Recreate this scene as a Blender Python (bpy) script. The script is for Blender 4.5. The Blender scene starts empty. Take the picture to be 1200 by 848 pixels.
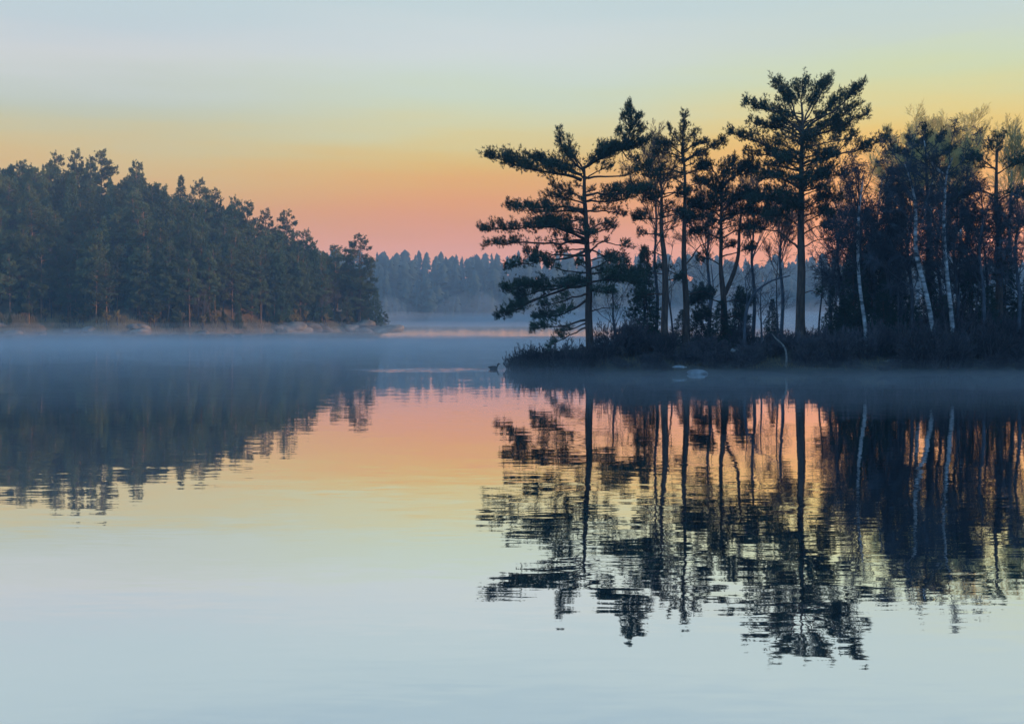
import bpy, math, random
import numpy as np
R = math.radians
scene = bpy.context.scene
COL = scene.collection
PI = math.pi

# ------------------------------------------------------------------ camera
F, CX, HY, CH = 1400.0, 600.0, 375.0, 3.04       # focal length in photo pixels, centre column, horizon row, eye height
cam = bpy.data.cameras.new('camera'); co = bpy.data.objects.new('camera', cam); COL.objects.link(co)
co.location = (0, 0, CH); co.rotation_euler = (R(90), 0, 0)
cam.sensor_width = 36; cam.lens = 36 * F / 1200; cam.shift_y = -(424 - HY) / 1200
cam.clip_start = 0.1; cam.clip_end = 6000
scene.camera = co

# ------------------------------------------------------------------ world, sun, exposure
HAZE, HAZE_GLOW = .0006, (.22, .275, .36)
SUN_EL, SUN_AZ = R(5.5), R(98)                   # azimuth clockwise from the viewing direction (+Y)
world = bpy.data.worlds.new('World'); scene.world = world; world.use_nodes = True
nt = world.node_tree; nt.nodes.clear(); N = nt.nodes; LK = nt.links
def node(t, **k):
    n = N.new(t)
    for a, b in k.items(): setattr(n, a, b)
    return n
def mth(op, a, b=None, c=None, clamp=False):
    n = node('ShaderNodeMath', operation=op, use_clamp=clamp)
    for i, v in enumerate((a, b, c)):
        if v is None: continue
        if isinstance(v, (int, float)): n.inputs[i].default_value = v
        else: LK.new(v, n.inputs[i])
    return n.outputs[0]
def lin(c):
    return tuple(((v / 255) / 12.92 if v / 255 <= .04045 else ((v / 255 + .055) / 1.055) ** 2.4) for v in c) + (1,)
def ramp(fac, stops):
    n = node('ShaderNodeValToRGB'); cr = n.color_ramp; cr.interpolation = 'B_SPLINE'
    while len(cr.elements) < len(stops): cr.elements.new(.5)
    for e, (p, c) in zip(cr.elements, stops): e.position = p; e.color = (*c[:3], 1)
    LK.new(fac, n.inputs[0]); return n.outputs[0]
def mixc(f, a, b):
    n = node('ShaderNodeMix', data_type='RGBA')
    LK.new(f, n.inputs[0]) if not isinstance(f, (int, float)) else setattr(n.inputs[0], 'default_value', f)
    for s, v in ((n.inputs[6], a), (n.inputs[7], b)):
        if isinstance(v, tuple): s.default_value = v
        else: LK.new(v, s)
    return n.outputs[2]
tc = node('ShaderNodeTexCoord'); sep = node('ShaderNodeSeparateXYZ'); LK.new(tc.outputs['Generated'], sep.inputs[0])
el = mth('ARCSINE', sep.outputs[2]); eldeg = mth('MULTIPLY', el, 180 / PI)
az = mth('MULTIPLY', mth('ARCTAN2', sep.outputs[0], sep.outputs[1]), 180 / PI)
# thin streaky high cloud: wobbles the height of the colour bands a little
mp = node('ShaderNodeMapping'); mp.inputs['Scale'].default_value = (2.2, 2.2, 13); LK.new(tc.outputs['Generated'], mp.inputs[0])
nz = node('ShaderNodeTexNoise'); nz.inputs['Scale'].default_value = 1.6; nz.inputs['Detail'].default_value = 3; LK.new(mp.outputs[0], nz.inputs[0])
mp2 = node('ShaderNodeMapping'); mp2.inputs['Scale'].default_value = (5, 5, 60); mp2.inputs['Rotation'].default_value = (.04, .03, 0); LK.new(tc.outputs['Generated'], mp2.inputs[0])
nz2 = node('ShaderNodeTexNoise'); nz2.inputs['Scale'].default_value = 1.3; nz2.inputs['Detail'].default_value = 5; LK.new(mp2.outputs[0], nz2.inputs[0])
wob = mth('ADD', mth('MULTIPLY', mth('SUBTRACT', nz.outputs[0], .5), 2.2), mth('MULTIPLY', mth('SUBTRACT', nz2.outputs[0], .5), 1.1))
e2 = mth('DIVIDE', mth('ADD', eldeg, wob), 40.0, clamp=True)
SKY = 1.9
def st(*a):                                       # the lake's haze lies between the eye and the sky: what the sky must be for the bands to arrive as seen
    out = []
    for d, c in a:
        T = math.exp(-HAZE * min(1150, 72 / math.sin(R(max(d, .5)))))
        out.append((d / 40.0, tuple(min(1.0, max((t - j * (1 - T)) / T / SKY, .012)) for t, j in zip(lin(c), HAZE_GLOW))))
    return out
left = ramp(e2, st((0, (206, 150, 132)), (3.5, (208, 154, 132)), (4.6, (206, 155, 124)), (5.5, (205, 159, 119)), (6.6, (208, 173, 124)), (7.5, (206, 183, 135)), (8.6, (194, 190, 158)), (9.6, (186, 193, 180)), (11, (196, 202, 198)), (11.9, (205, 206, 206)), (13.2, (190, 202, 208)), (15, (190, 206, 210)), (18, (185, 203, 208)), (24, (118, 156, 190)), (36, (104, 138, 172))))
midc = ramp(e2, st((0, (222, 158, 142)), (3.5, (220, 157, 141)), (4.5, (211, 149, 125)), (5.3, (218, 153, 114)), (6.5, (221, 165, 107)), (7.6, (218, 181, 111)), (8.5, (213, 198, 143)), (9.5, (206, 206, 170)), (10.8, (198, 210, 190)), (11.9, (202, 212, 206)), (12.9, (206, 212, 212)), (14.6, (193, 209, 211)), (18, (187, 205, 209)), (24, (120, 160, 192)), (36, (104, 138, 172))))
right = ramp(e2, st((0, (246, 160, 112)), (3.5, (248, 164, 104)), (5.3, (246, 168, 96)), (6.6, (242, 176, 96)), (8.0, (232, 190, 106)), (9.0, (228, 200, 124)), (9.9, (220, 208, 146)), (10.9, (208, 212, 166)), (12.0, (204, 214, 182)), (13, (200, 210, 200)), (14.6, (194, 210, 208)), (18, (187, 205, 209)), (24, (120, 160, 192)), (36, (104, 138, 172))))
back = ramp(e2, [(d / 40, tuple(v * 2.6 / SKY for v in lin(c)[:3])) for d, c in ((0, (100, 136, 168)), (8, (98, 136, 171)), (20, (90, 133, 176)), (40, (78, 128, 178)))])
def sstep(x, a, b):
    n = node('ShaderNodeMapRange', interpolation_type='SMOOTHSTEP'); LK.new(x, n.inputs[0])
    n.inputs[1].default_value = a; n.inputs[2].default_value = b; return n.outputs[0]
c1 = mixc(sstep(az, -20, -1), left, midc); c2 = mixc(sstep(az, 0, 19), c1, right)
aaz = mth('ABSOLUTE', mth('SUBTRACT', az, 12))
c3 = mixc(sstep(aaz, 40, 100), c2, back)
sky = node('ShaderNodeTexSky', sky_type='NISHITA'); sky.sun_disc = False; sky.sun_elevation = SUN_EL; sky.sun_rotation = SUN_AZ
sky.air_density = 1.0; sky.dust_density = .6
b1 = node('ShaderNodeBackground'); LK.new(sky.outputs[0], b1.inputs[0]); b1.inputs[1].default_value = .012
b2 = node('ShaderNodeBackground'); LK.new(c3, b2.inputs[0]); b2.inputs[1].default_value = SKY
ad = node('ShaderNodeAddShader'); LK.new(b1.outputs[0], ad.inputs[0]); LK.new(b2.outputs[0], ad.inputs[1])
wo = node('ShaderNodeOutputWorld'); LK.new(ad.outputs[0], wo.inputs[0])

sl = bpy.data.lights.new('sun', 'SUN'); so = bpy.data.objects.new('sun', sl); COL.objects.link(so)
sl.energy = 4.5; sl.angle = R(.6); sl.color = (1, .64, .38)
from mathutils import Vector
sdir = Vector((math.sin(SUN_AZ) * math.cos(SUN_EL), math.cos(SUN_AZ) * math.cos(SUN_EL), math.sin(SUN_EL)))
so.rotation_euler = sdir.to_track_quat('Z', 'Y').to_euler(); so.location = (150, -30, 80)

vs = scene.view_settings; vs.view_transform = 'Standard'; vs.look = 'None'; vs.exposure = 0; vs.gamma = 1; vs.use_curve_mapping = False
cy = scene.cycles
cy.max_bounces = 4; cy.diffuse_bounces = 2; cy.glossy_bounces = 2; cy.transmission_bounces = 1; cy.volume_bounces = 0; cy.transparent_max_bounces = 64
cy.use_denoising = True; cy.caustics_reflective = False; cy.caustics_refractive = False

# ------------------------------------------------------------------ helpers
rng = np.random.default_rng(7)
def W(px, py, D): return np.array(((px - CX) * D / F, D, CH + (HY - py) * D / F))
def nrm(v): return v / np.maximum(np.linalg.norm(v, axis=-1, keepdims=True), 1e-9)
class MB:
    """collects quads and triangles; build() links them as one mesh"""
    def __init__(s): s.v = []; s.q = []; s.t = []; s.n = 0
    def add(s, v, q=None, t=None):
        v = np.asarray(v, float).reshape(-1, 3)
        if q is not None: s.q.append(np.asarray(q, int).reshape(-1, 4) + s.n)
        if t is not None: s.t.append(np.asarray(t, int).reshape(-1, 3) + s.n)
        s.v.append(v); s.n += len(v)
    def tubes(s, P, Rr, k=5, cap=False):
        P = np.asarray(P, float); Rr = np.asarray(Rr, float)
        if P.ndim == 2: P = P[None]; Rr = Rr[None]
        m, n, _ = P.shape
        if m == 0: return
        T = nrm(np.gradient(P, axis=1)); ref = np.where(np.abs(T[..., 2:3]) > .8, np.array((.9, .3, .1)), np.array((.1, .2, 1.)))
        U = nrm(np.cross(T, ref)); V = np.cross(T, U)
        a = np.arange(k) * 2 * PI / k
        ring = P[:, :, None] + Rr[:, :, None, None] * (np.cos(a)[None, None, :, None] * U[:, :, None] + np.sin(a)[None, None, :, None] * V[:, :, None])
        idx = np.arange(m * n * k).reshape(m, n, k); nx = np.roll(idx, -1, axis=2)
        q = np.stack((idx[:, :-1], nx[:, :-1], nx[:, 1:], idx[:, 1:]), -1)
        s.add(ring, q=q)
    def tufts(s, pos, ax, size, k, wid, blen=.8, spread=.9):
        """needle brushes: k thin triangles round each short axis"""
        m = len(pos)
        if m == 0: return
        ax = nrm(ax); r = nrm(rng.normal(size=(m, k, 3)))
        d = nrm(ax[:, None] * (1 - .35 * rng.random((m, k, 1))) + r * spread)
        b = pos[:, None] + ax[:, None] * (size[:, None, None] * blen * (rng.random((m, k, 1)) - .35))
        ln = size[:, None, None] * (.65 + .5 * rng.random((m, k, 1)))
        w = nrm(np.cross(d, nrm(rng.normal(size=(m, k, 3))))) * wid * (.7 + .6 * rng.random((m, k, 1)))
        v = np.stack((b - w, b + w, b + d * ln), 2)
        s.add(v, t=np.arange(m * k * 3))
    def build(s, name, mat, parent=None, smooth=False):
        me = bpy.data.meshes.new(name); V = np.concatenate(s.v)
        q = np.concatenate(s.q) if s.q else np.zeros((0, 4), int); t = np.concatenate(s.t) if s.t else np.zeros((0, 3), int)
        me.vertices.add(len(V)); me.vertices.foreach_set('co', V.ravel().astype(np.float32))
        li = np.concatenate((q.ravel(), t.ravel())).astype(np.int32); me.loops.add(len(li)); me.loops.foreach_set('vertex_index', li)
        tot = np.concatenate((np.full(len(q), 4), np.full(len(t), 3))).astype(np.int32)
        me.polygons.add(len(tot)); me.polygons.foreach_set('loop_start', (np.cumsum(tot) - tot).astype(np.int32)); me.polygons.foreach_set('loop_total', tot)
        if smooth: me.polygons.foreach_set('use_smooth', np.ones(len(tot), bool))
        me.update(calc_edges=True); me.validate()
        me.materials.append(mat); o = bpy.data.objects.new(name, me); COL.objects.link(o)
        if parent is not None: o.parent = parent
        return o
def tag(o, label=None, cat=None, group=None, kind=None):
    for k, v in (('label', label), ('category', cat), ('group', group), ('kind', kind)):
        if v: o[k] = v
    return o
def empty(name, loc, label, cat, group=None, rz=0):
    o = bpy.data.objects.new(name, None); COL.objects.link(o); o.location = tuple(loc); o.rotation_euler = (0, 0, rz); o.empty_display_size = .3
    return tag(o, label, cat, group)
def copy_tree(o, loc, rz, sc, label=None, group=None):
    c = o.copy(); COL.objects.link(c); c.location = tuple(loc); c.rotation_euler = (0, 0, rz); c.scale = (sc[0], sc[0], sc[1])
    if label: c['label'] = label
    if group: c['group'] = group
    for ch in list(o.children):
        d = ch.copy(); COL.objects.link(d); d.parent = c
    return c

# ------------------------------------------------------------------ materials
def mat(name, c1, c2=None, scale=3.0, rough=.8, spec=.25, detail=4, stretch=(1, 1, 1), obj=True, bump=0):
    m = bpy.data.materials.new(name); m.use_nodes = True; t = m.node_tree; b = t.nodes['Principled BSDF']
    b.inputs['Roughness'].default_value = rough; b.inputs['Specular IOR Level'].default_value = spec
    if c2 is None: b.inputs['Base Color'].default_value = (*c1, 1); return m
    tcn = t.nodes.new('ShaderNodeTexCoord'); mpn = t.nodes.new('ShaderNodeMapping'); mpn.inputs['Scale'].default_value = stretch
    t.links.new(tcn.outputs['Object'], mpn.inputs[0])
    n = t.nodes.new('ShaderNodeTexNoise'); n.inputs['Scale'].default_value = scale; n.inputs['Detail'].default_value = detail; t.links.new(mpn.outputs[0], n.inputs[0])
    r = t.nodes.new('ShaderNodeValToRGB'); r.color_ramp.elements[0].position = .35; r.color_ramp.elements[1].position = .65
    r.color_ramp.elements[0].color = (*c1, 1); r.color_ramp.elements[1].color = (*c2, 1); t.links.new(n.outputs[0], r.inputs[0])
    if obj:   # each individual a little lighter or darker than its neighbour
        oi = t.nodes.new('ShaderNodeObjectInfo'); mr = t.nodes.new('ShaderNodeMapRange'); mr.inputs[3].default_value = .62; mr.inputs[4].default_value = 1.45
        t.links.new(oi.outputs['Random'], mr.inputs[0]); mx = t.nodes.new('ShaderNodeMix'); mx.data_type = 'RGBA'; mx.blend_type = 'MULTIPLY'; mx.inputs[0].default_value = 1
        t.links.new(r.outputs[0], mx.inputs[6]); cb = t.nodes.new('ShaderNodeCombineColor')
        for i in range(3): t.links.new(mr.outputs[0], cb.inputs[i])
        t.links.new(cb.outputs[0], mx.inputs[7]); t.links.new(mx.outputs[2], b.inputs['Base Color'])
    else: t.links.new(r.outputs[0], b.inputs['Base Color'])
    if bump:
        bn = t.nodes.new('ShaderNodeBump'); bn.inputs['Strength'].default_value = bump; bn.inputs['Distance'].default_value = .1
        t.links.new(n.outputs[0], bn.inputs['Height']); t.links.new(bn.outputs[0], b.inputs['Normal'])
    return m
M = dict(
    needle=mat('pine_needles', (.022, .045, .034), (.045, .075, .045), .9),
    spruce=mat('spruce_needles', (.018, .04, .03), (.035, .065, .042), .8),
    pinelit=mat('pine_needles_lit', (.06, .10, .05), (.17, .175, .065), .3),  # lighter copy of the needles: the left shore's soft light put into the colour
    sprucelit=mat('spruce_needles_lit', (.042, .085, .046), (.11, .14, .06), .3),  # spruce needles brightened the same way, light put into the colour
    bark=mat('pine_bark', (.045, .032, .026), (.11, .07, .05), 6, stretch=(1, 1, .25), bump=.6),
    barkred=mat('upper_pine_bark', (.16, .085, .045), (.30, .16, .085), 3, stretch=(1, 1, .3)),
    twig=mat('bare_twigs', (.045, .052, .062), (.085, .092, .108), 3),
    twigbrown=mat('bare_crown_twigs', (.10, .075, .065), (.17, .12, .09), .4),
    twigochre=mat('ochre_twigs', (.22, .15, .05), (.36, .25, .08), .6),
    twigsunlit=mat('sunlit_birch_twigs', (.46, .34, .11), (.6, .46, .18), .6),  # the low sun's golden glow put into the twig colour
    brownrock=mat('shore_rock', (.12, .095, .075), (.28, .21, .15), .8, rough=.8, bump=.8), palebark=mat('sapling_bark', (.10, .09, .08), (.22, .2, .18), 6),
    birch=mat('birch_bark', (.05, .048, .05), (.55, .54, .53), 2.4, stretch=(.6, .6, 1.6), obj=False),
    shrub=mat('shrub_stems', (.048, .044, .048), (.095, .082, .086), 2),
    soil=mat('bank_soil', (.018, .016, .014), (.05, .04, .028), 1.6, obj=False, bump=.5),
    slope=mat('forest_floor', (.05, .042, .028), (.24, .15, .07), .3, obj=False),
    rock=mat('grey_rock', (.13, .12, .12), (.30, .27, .25), 1.1, rough=.7, bump=.5),
    wetrock=mat('wet_stone', (.14, .15, .16), (.36, .37, .38), 2, rough=.28, spec=.5, bump=.3),
    drygrass=mat('dry_grass', (.14, .10, .05), (.28, .20, .09), 2),
    shoreglow=mat('shore_glow_tan', (.26, .17, .08), (.42, .28, .13), .5),  # tan that stands in for the warm light along the left shore
    bird=mat('duck_feathers', (.02, .018, .016), (.05, .04, .03), 9), beak=mat('duck_beak', (.10, .08, .03)),
    farhill=mat('far_hill_floor', (.03, .04, .035), (.05, .06, .045), .05, obj=False),
    fartree=mat('far_conifers', (.02, .04, .032), (.045, .065, .05), .06),
)
# ------------------------------------------------------------------ terrain, water, air
def grid(name, xs, ys, fn, m, kind='structure'):
    X, Y = np.meshgrid(xs, ys, indexing='ij'); Z = fn(X, Y); b = MB()
    i = np.arange(X.size).reshape(X.shape); b.add(np.stack((X, Y, Z), -1), q=np.stack((i[:-1, :-1], i[1:, :-1], i[1:, 1:], i[:-1, 1:]), -1))
    return tag(b.build(name, m, smooth=True), kind=kind)
def sm(x, a, b):
    t = np.clip((x - a) / (b - a), 0, 1); return t * t * (3 - 2 * t)
def wig(X, Y, s, seed=0):
    return (np.sin(X * s + seed) * np.cos(Y * s * 1.13 + seed * 2) + .5 * np.sin(X * s * 2.3 + seed * 3 + Y * s) + .3 * np.cos(Y * s * 3.1 - X * s * 2.7 + seed)) / 1.8
grid('lake_bed', np.linspace(-900, 900, 7), np.linspace(-140, 1180, 7), lambda X, Y: X * 0 - 3.0, M['soil'])

def water_material():
    m = bpy.data.materials.new('lake_water'); m.use_nodes = True; t = m.node_tree; t.nodes.clear(); n_ = t.nodes.new; L = t.links.new
    geo = n_('ShaderNodeNewGeometry')
    def mathn(op, a, b=None, clamp=False):
        q = n_('ShaderNodeMath'); q.operation = op; q.use_clamp = clamp
        for i, v in enumerate((a, b)):
            if v is None: continue
            if isinstance(v, (int, float)): q.inputs[i].default_value = v
            else: L(v, q.inputs[i])
        return q.outputs[0]
    def slopes(sx, sy, detail, loc=0):
        mp = n_('ShaderNodeMapping'); mp.inputs['Scale'].default_value = (sx, sy, 1); mp.inputs['Location'].default_value = (loc, loc * 1.7, 0); L(geo.outputs['Position'], mp.inputs[0])
        z = n_('ShaderNodeTexNoise'); z.inputs['Scale'].default_value = 1; z.inputs['Detail'].default_value = detail; L(mp.outputs[0], z.inputs[0])
        s = n_('ShaderNodeSeparateColor'); L(z.outputs['Color'], s.inputs[0])
        return mathn('SUBTRACT', s.outputs[0], .5), mathn('SUBTRACT', s.outputs[1], .5)
    ax, ay = slopes(.5, 2.3, 2); bx, by = slopes(2.0, 9.0, 1, 31); cx, cy_ = slopes(.08, .30, 1, 77)
    # cat's paws: broad patches where a breath of wind roughens the calm
    mp = n_('ShaderNodeMapping'); mp.inputs['Scale'].default_value = (.018, .075, 1); L(geo.outputs['Position'], mp.inputs[0])
    z = n_('ShaderNodeTexNoise'); z.inputs['Scale'].default_value = 1; z.inputs['Detail'].default_value = 2; L(mp.outputs[0], z.inputs[0])
    patch = n_('ShaderNodeMapRange'); L(z.outputs[0], patch.inputs[0]); patch.inputs[1].default_value = .42; patch.inputs[2].default_value = .66; patch.inputs[3].default_value = .65; patch.inputs[4].default_value = 1.35
    # the wake trailing behind the swimming bird
    sp = n_('ShaderNodeSeparateXYZ'); L(geo.outputs['Position'], sp.inputs[0])
    dx = mathn('DIVIDE', mathn('ADD', sp.outputs[0], 5.2), 6.2); dy = mathn('DIVIDE', mathn('SUBTRACT', sp.outputs[1], 72.5), 4.2)
    dd = mathn('ADD', mathn('MULTIPLY', dx, dx), mathn('MULTIPLY', dy, dy))
    wk = n_('ShaderNodeMapRange'); wk.interpolation_type = 'SMOOTHSTEP'; L(dd, wk.inputs[0]); wk.inputs[1].default_value = 1.0; wk.inputs[2].default_value = .1; wk.inputs[3].default_value = 0; wk.inputs[4].default_value = 5.0
    amp = mathn('ADD', patch.outputs[0], wk.outputs[0])
    sx = mathn('ADD', mathn('MULTIPLY', ax, .012), mathn('ADD', mathn('MULTIPLY', bx, .010), mathn('MULTIPLY', cx, .004)))
    sy = mathn('ADD', mathn('MULTIPLY', ay, .017), mathn('ADD', mathn('MULTIPLY', by, .021), mathn('MULTIPLY', cy_, .006)))
    # far out the lake is ruffled by a breeze: seen this flat, its wavelets show the faces turned to the viewer
    bz = mathn('ADD', sp.outputs[1], mathn('MULTIPLY', mathn('SUBTRACT', z.outputs[0], .5), 90))
    br = n_('ShaderNodeMapRange'); br.interpolation_type = 'SMOOTHSTEP'; L(bz, br.inputs[0]); br.inputs[1].default_value = 178; br.inputs[2].default_value = 235
    face = mathn('MULTIPLY', br.outputs[0], mathn('ADD', .040, mathn('MULTIPLY', ay, .10)))
    cb = n_('ShaderNodeCombineXYZ'); L(mathn('MULTIPLY', sx, amp), cb.inputs[0]); L(mathn('SUBTRACT', mathn('MULTIPLY', sy, amp), face), cb.inputs[1]); cb.inputs[2].default_value = 1
    nn = n_('ShaderNodeVectorMath'); nn.operation = 'NORMALIZE'; L(cb.outputs[0], nn.inputs[0])
    gl = n_('ShaderNodeBsdfGlossy'); gl.inputs['Color'].default_value = (.985, .99, .99, 1); gl.inputs['Roughness'].default_value = .012; L(nn.outputs[0], gl.inputs['Normal'])
    df = n_('ShaderNodeBsdfDiffuse'); df.inputs['Color'].default_value = (.012, .03, .042, 1)
    fr = n_('ShaderNodeFresnel'); fr.inputs['IOR'].default_value = 5.0; L(nn.outputs[0], fr.inputs['Normal'])
    k = n_('ShaderNodeMath'); k.operation = 'POWER'; L(fr.outputs[0], k.inputs[0]); k.inputs[1].default_value = .09
    mx = n_('ShaderNodeMixShader'); L(k.outputs[0], mx.inputs[0]); L(df.outputs[0], mx.inputs[1]); L(gl.outputs[0], mx.inputs[2])
    o = n_('ShaderNodeOutputMaterial'); L(mx.outputs[0], o.inputs[0]); return m
grid('lake_water', np.linspace(-890, 890, 5), np.linspace(-130, 1170, 5), lambda X, Y: X * 0.0, water_material())

def volume_mat(name, dens, col, g=0.0):
    m = bpy.data.materials.new(name); m.use_nodes = True; t = m.node_tree; t.nodes.clear()
    v = t.nodes.new('ShaderNodeVolumePrincipled'); v.inputs['Density'].default_value = dens; v.inputs['Color'].default_value = (*col, 1); v.inputs['Anisotropy'].default_value = g
    o = t.nodes.new('ShaderNodeOutputMaterial'); t.links.new(v.outputs[0], o.inputs['Volume']); return m
def box(name, lo, hi, m):
    b = MB(); x0, y0, z0 = lo; x1, y1, z1 = hi
    b.add([(x0, y0, z0), (x1, y0, z0), (x1, y1, z0), (x0, y1, z0), (x0, y0, z1), (x1, y0, z1), (x1, y1, z1), (x0, y1, z1)],
          q=[(0, 3, 2, 1), (4, 5, 6, 7), (0, 1, 5, 4), (1, 2, 6, 5), (2, 3, 7, 6), (3, 0, 4, 7)])
    return tag(b.build(name, m), kind='stuff')
box('haze', (-950, -190, -4), (950, 1230, 75), volume_mat('haze_air', HAZE, (.55, .80, 1.0)))
# water vapour lying on the lake, thinning upwards: stacked layers, then long low banks
for (top, dens, y0, y1) in ((.35, .011, 40, 175), (.8, .0052, 50, 205), (.6, .0045, 80, 190), (.9, .003, 105, 215), (1.5, .0011, 66, 1090), (2.6, .0007, 108, 1100)):
    box('mist', (-700 - top, y0, -1 - top * .1), (760 + top, y1, top), volume_mat('mist_air', dens, (.95, .98, 1.0), .15))
def mist_bank(c, r, dens):
    b = MB(); nu, nv = 28, 12; u = np.arange(nu) * 2 * PI / nu; v = np.linspace(-PI / 2, PI / 2, nv)
    U, V = np.meshgrid(u, v, indexing='ij'); lump = 1 + .16 * np.sin(3 * U + c[0]) * np.cos(V) + .1 * np.sin(5 * U + c[1])
    p = np.stack((np.cos(U) * np.cos(V) * r[0] * lump, np.sin(U) * np.cos(V) * r[1] * lump, np.sin(V) * r[2] * lump), -1) + np.array(c)
    i = np.arange(nu * nv).reshape(nu, nv); j = np.roll(i, -1, axis=0)
    b.add(p, q=np.stack((i[:, :-1], j[:, :-1], j[:, 1:], i[:, 1:]), -1))
    return tag(b.build('mist', volume_mat('mist_air', dens, (.95, .98, 1.0), .15)), kind='stuff')
for (cx_, cy0, rx, ry, rz, dn) in ((-60, 610, 150, 30, 7, .009), (70, 620, 130, 36, 10, .008), (210, 590, 150, 50, 8, .009), (-20, 655, 26, 16, 18, .008), (22, 662, 18, 14, 24, .007), (60, 650, 24, 14, 16, .008), (120, 640, 40, 20, 20, .007), (-70, 655, 22, 14, 16, .008), (45, 165, 26, 22, 4.6, .022), (62, 190, 22, 14, 7, .018), (40, 210, 24, 12, 6, .012), (22, 150, 12, 9, 2.2, .014), (-70, 205, 16, 6, 1.5, .016), (-48, 190, 11, 5, 1.2, .016), (-30, 235, 14, 6, 1.7, .014), (-92, 225, 18, 6, 1.6, .014), (-14, 130, 9, 4, .9, .02), (-34, 120, 11, 4, 1.0, .018), (10, 62, 6, 1.8, .5, .03), (24, 60.5, 7, 1.8, .55, .03), (-52, 150, 14, 9, 1.1, .016), (-30, 165, 12, 8, 1.4, .014), (-8, 178, 10, 7, 1.2, .015), (-62, 175, 12, 8, 1.8, .012), (-24, 96, 9, 5, .7, .018), (-44, 112, 10, 5, .9, .016), (2, 104, 6, 4, .8, .016), (-12, 205, 9, 5, 2.2, .010), (-40, 215, 8, 5, 2.0, .010), (18, 63, 3.2, 1.2, .9, .02)):
    mist_bank((cx_, cy0, 0), (rx, ry, rz), dn)

# left shore: a wooded hill running down to a rocky point
def shoreL(X): return 262 + 42 * sm(X, -95, -30) + 3 * np.sin(X * .11) + 1.6 * np.sin(X * .31 + 1)
def hillL(X, Y):
    d = Y - shoreL(X) - 26 * sm(X, -40, -26) ** 2 * 2
    u = np.clip((-33 - X) / 85, 0, 1) ** .9
    d = np.minimum(d, (-31.5 - .14 * np.maximum(Y - 300, 0) - X) * 1.1)
    h = np.where(d > 0, 1.6 * (1 - np.exp(-d / 1.8)) + u * 29 * (1 - np.exp(-d / 34)) + 2.2 * sm(d, 2, 14) * (1 - u), d * .35)
    return np.maximum(h + np.where(d > 3, .5, .15) * wig(X, Y, .35, 1), -2.5)
grid('left_shore_hill', np.linspace(-300, -8, 147), np.concatenate((np.linspace(244, 330, 70), np.linspace(334, 560, 34))), hillL, M['slope'])
# the far shore
def hillF(X, Y):
    d = Y - 700 - 12 * np.sin(X * .013)
    h = np.where(d > 0, 34 * (1 - np.exp(-d / 55)) * (1 + .10 * wig(X, Y, .012, 3) - .10 * sm(X, 150, 330)), d * .2)
    return np.maximum(h, -2.5)
grid('far_shore_hill', np.linspace(-640, 700, 135), np.linspace(670, 1120, 46), hillF, M['farhill'])
# unseen hill added right of the frame: it keeps the low sun off the far wood
def hillR(X, Y):
    s = X - .47 * Y - 12
    return np.maximum(-2.5 + 44 * sm(s, 0, 70) * sm(Y, 430, 500) * (1 - sm(Y, 760, 860)) * (1 + .08 * wig(X, Y, .05, 5)), -2.5)
grid('sun_blocking_hill', np.linspace(200, 620, 70), np.linspace(420, 870, 70), hillR, M['farhill'])
# island / promontory on the right, with an unseen slope beyond it, raised to block the low sun
def shoreI(X):
    return 73.8 - 5.6 * sm(X, 0, 9) + .7 * np.sin(X * .55) + .35 * np.sin(X * 1.7 + 1) + 1.2 * sm(X, 20, 40)
def ground(X, Y):
    tip = X - .1 + .5 * np.sin(Y * .5)
    back = 92 + 26 * sm(X, 8, 40) + 60 * sm(X, 40, 80) - Y
    d = np.minimum(np.minimum(Y - shoreI(X), tip * 1.2), back * .8)
    h = np.where(d > 0, .45 * (1 - np.exp(-d / .7)) + .75 * sm(d, 1.5, 6.5), d * .3)
    h = h + np.where(d > .6, 1, 0) * .16 * wig(X, Y, .9, 2) + .35 * np.exp(-((X - 8.2) ** 2 / 4 + (Y - 76) ** 2 / 10))
    s = X - .46 * np.maximum(Y, 0) - 8
    hill = 24 * sm(s, 0, 45) * (1 - sm(Y, 150, 200)) * sm(Y, -120, -70)  # out-of-frame rise shaped to keep the low sun off island and near mist
    return np.maximum(np.where((s > 0) & (X > 54), np.maximum(h, hill), h), -2.5)
def gI(X, Y): return float(ground(np.array([X]), np.array([Y]))[0])
grid('island_bank', np.linspace(-5, 60, 176), np.linspace(64, 125, 124), ground, M['soil'])
grid('sun_blocking_slope', np.concatenate((np.linspace(60, 300, 90),)), np.linspace(-120, 300, 106), lambda X, Y: np.maximum(ground(X, Y), -2.5), M['slope'])

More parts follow.
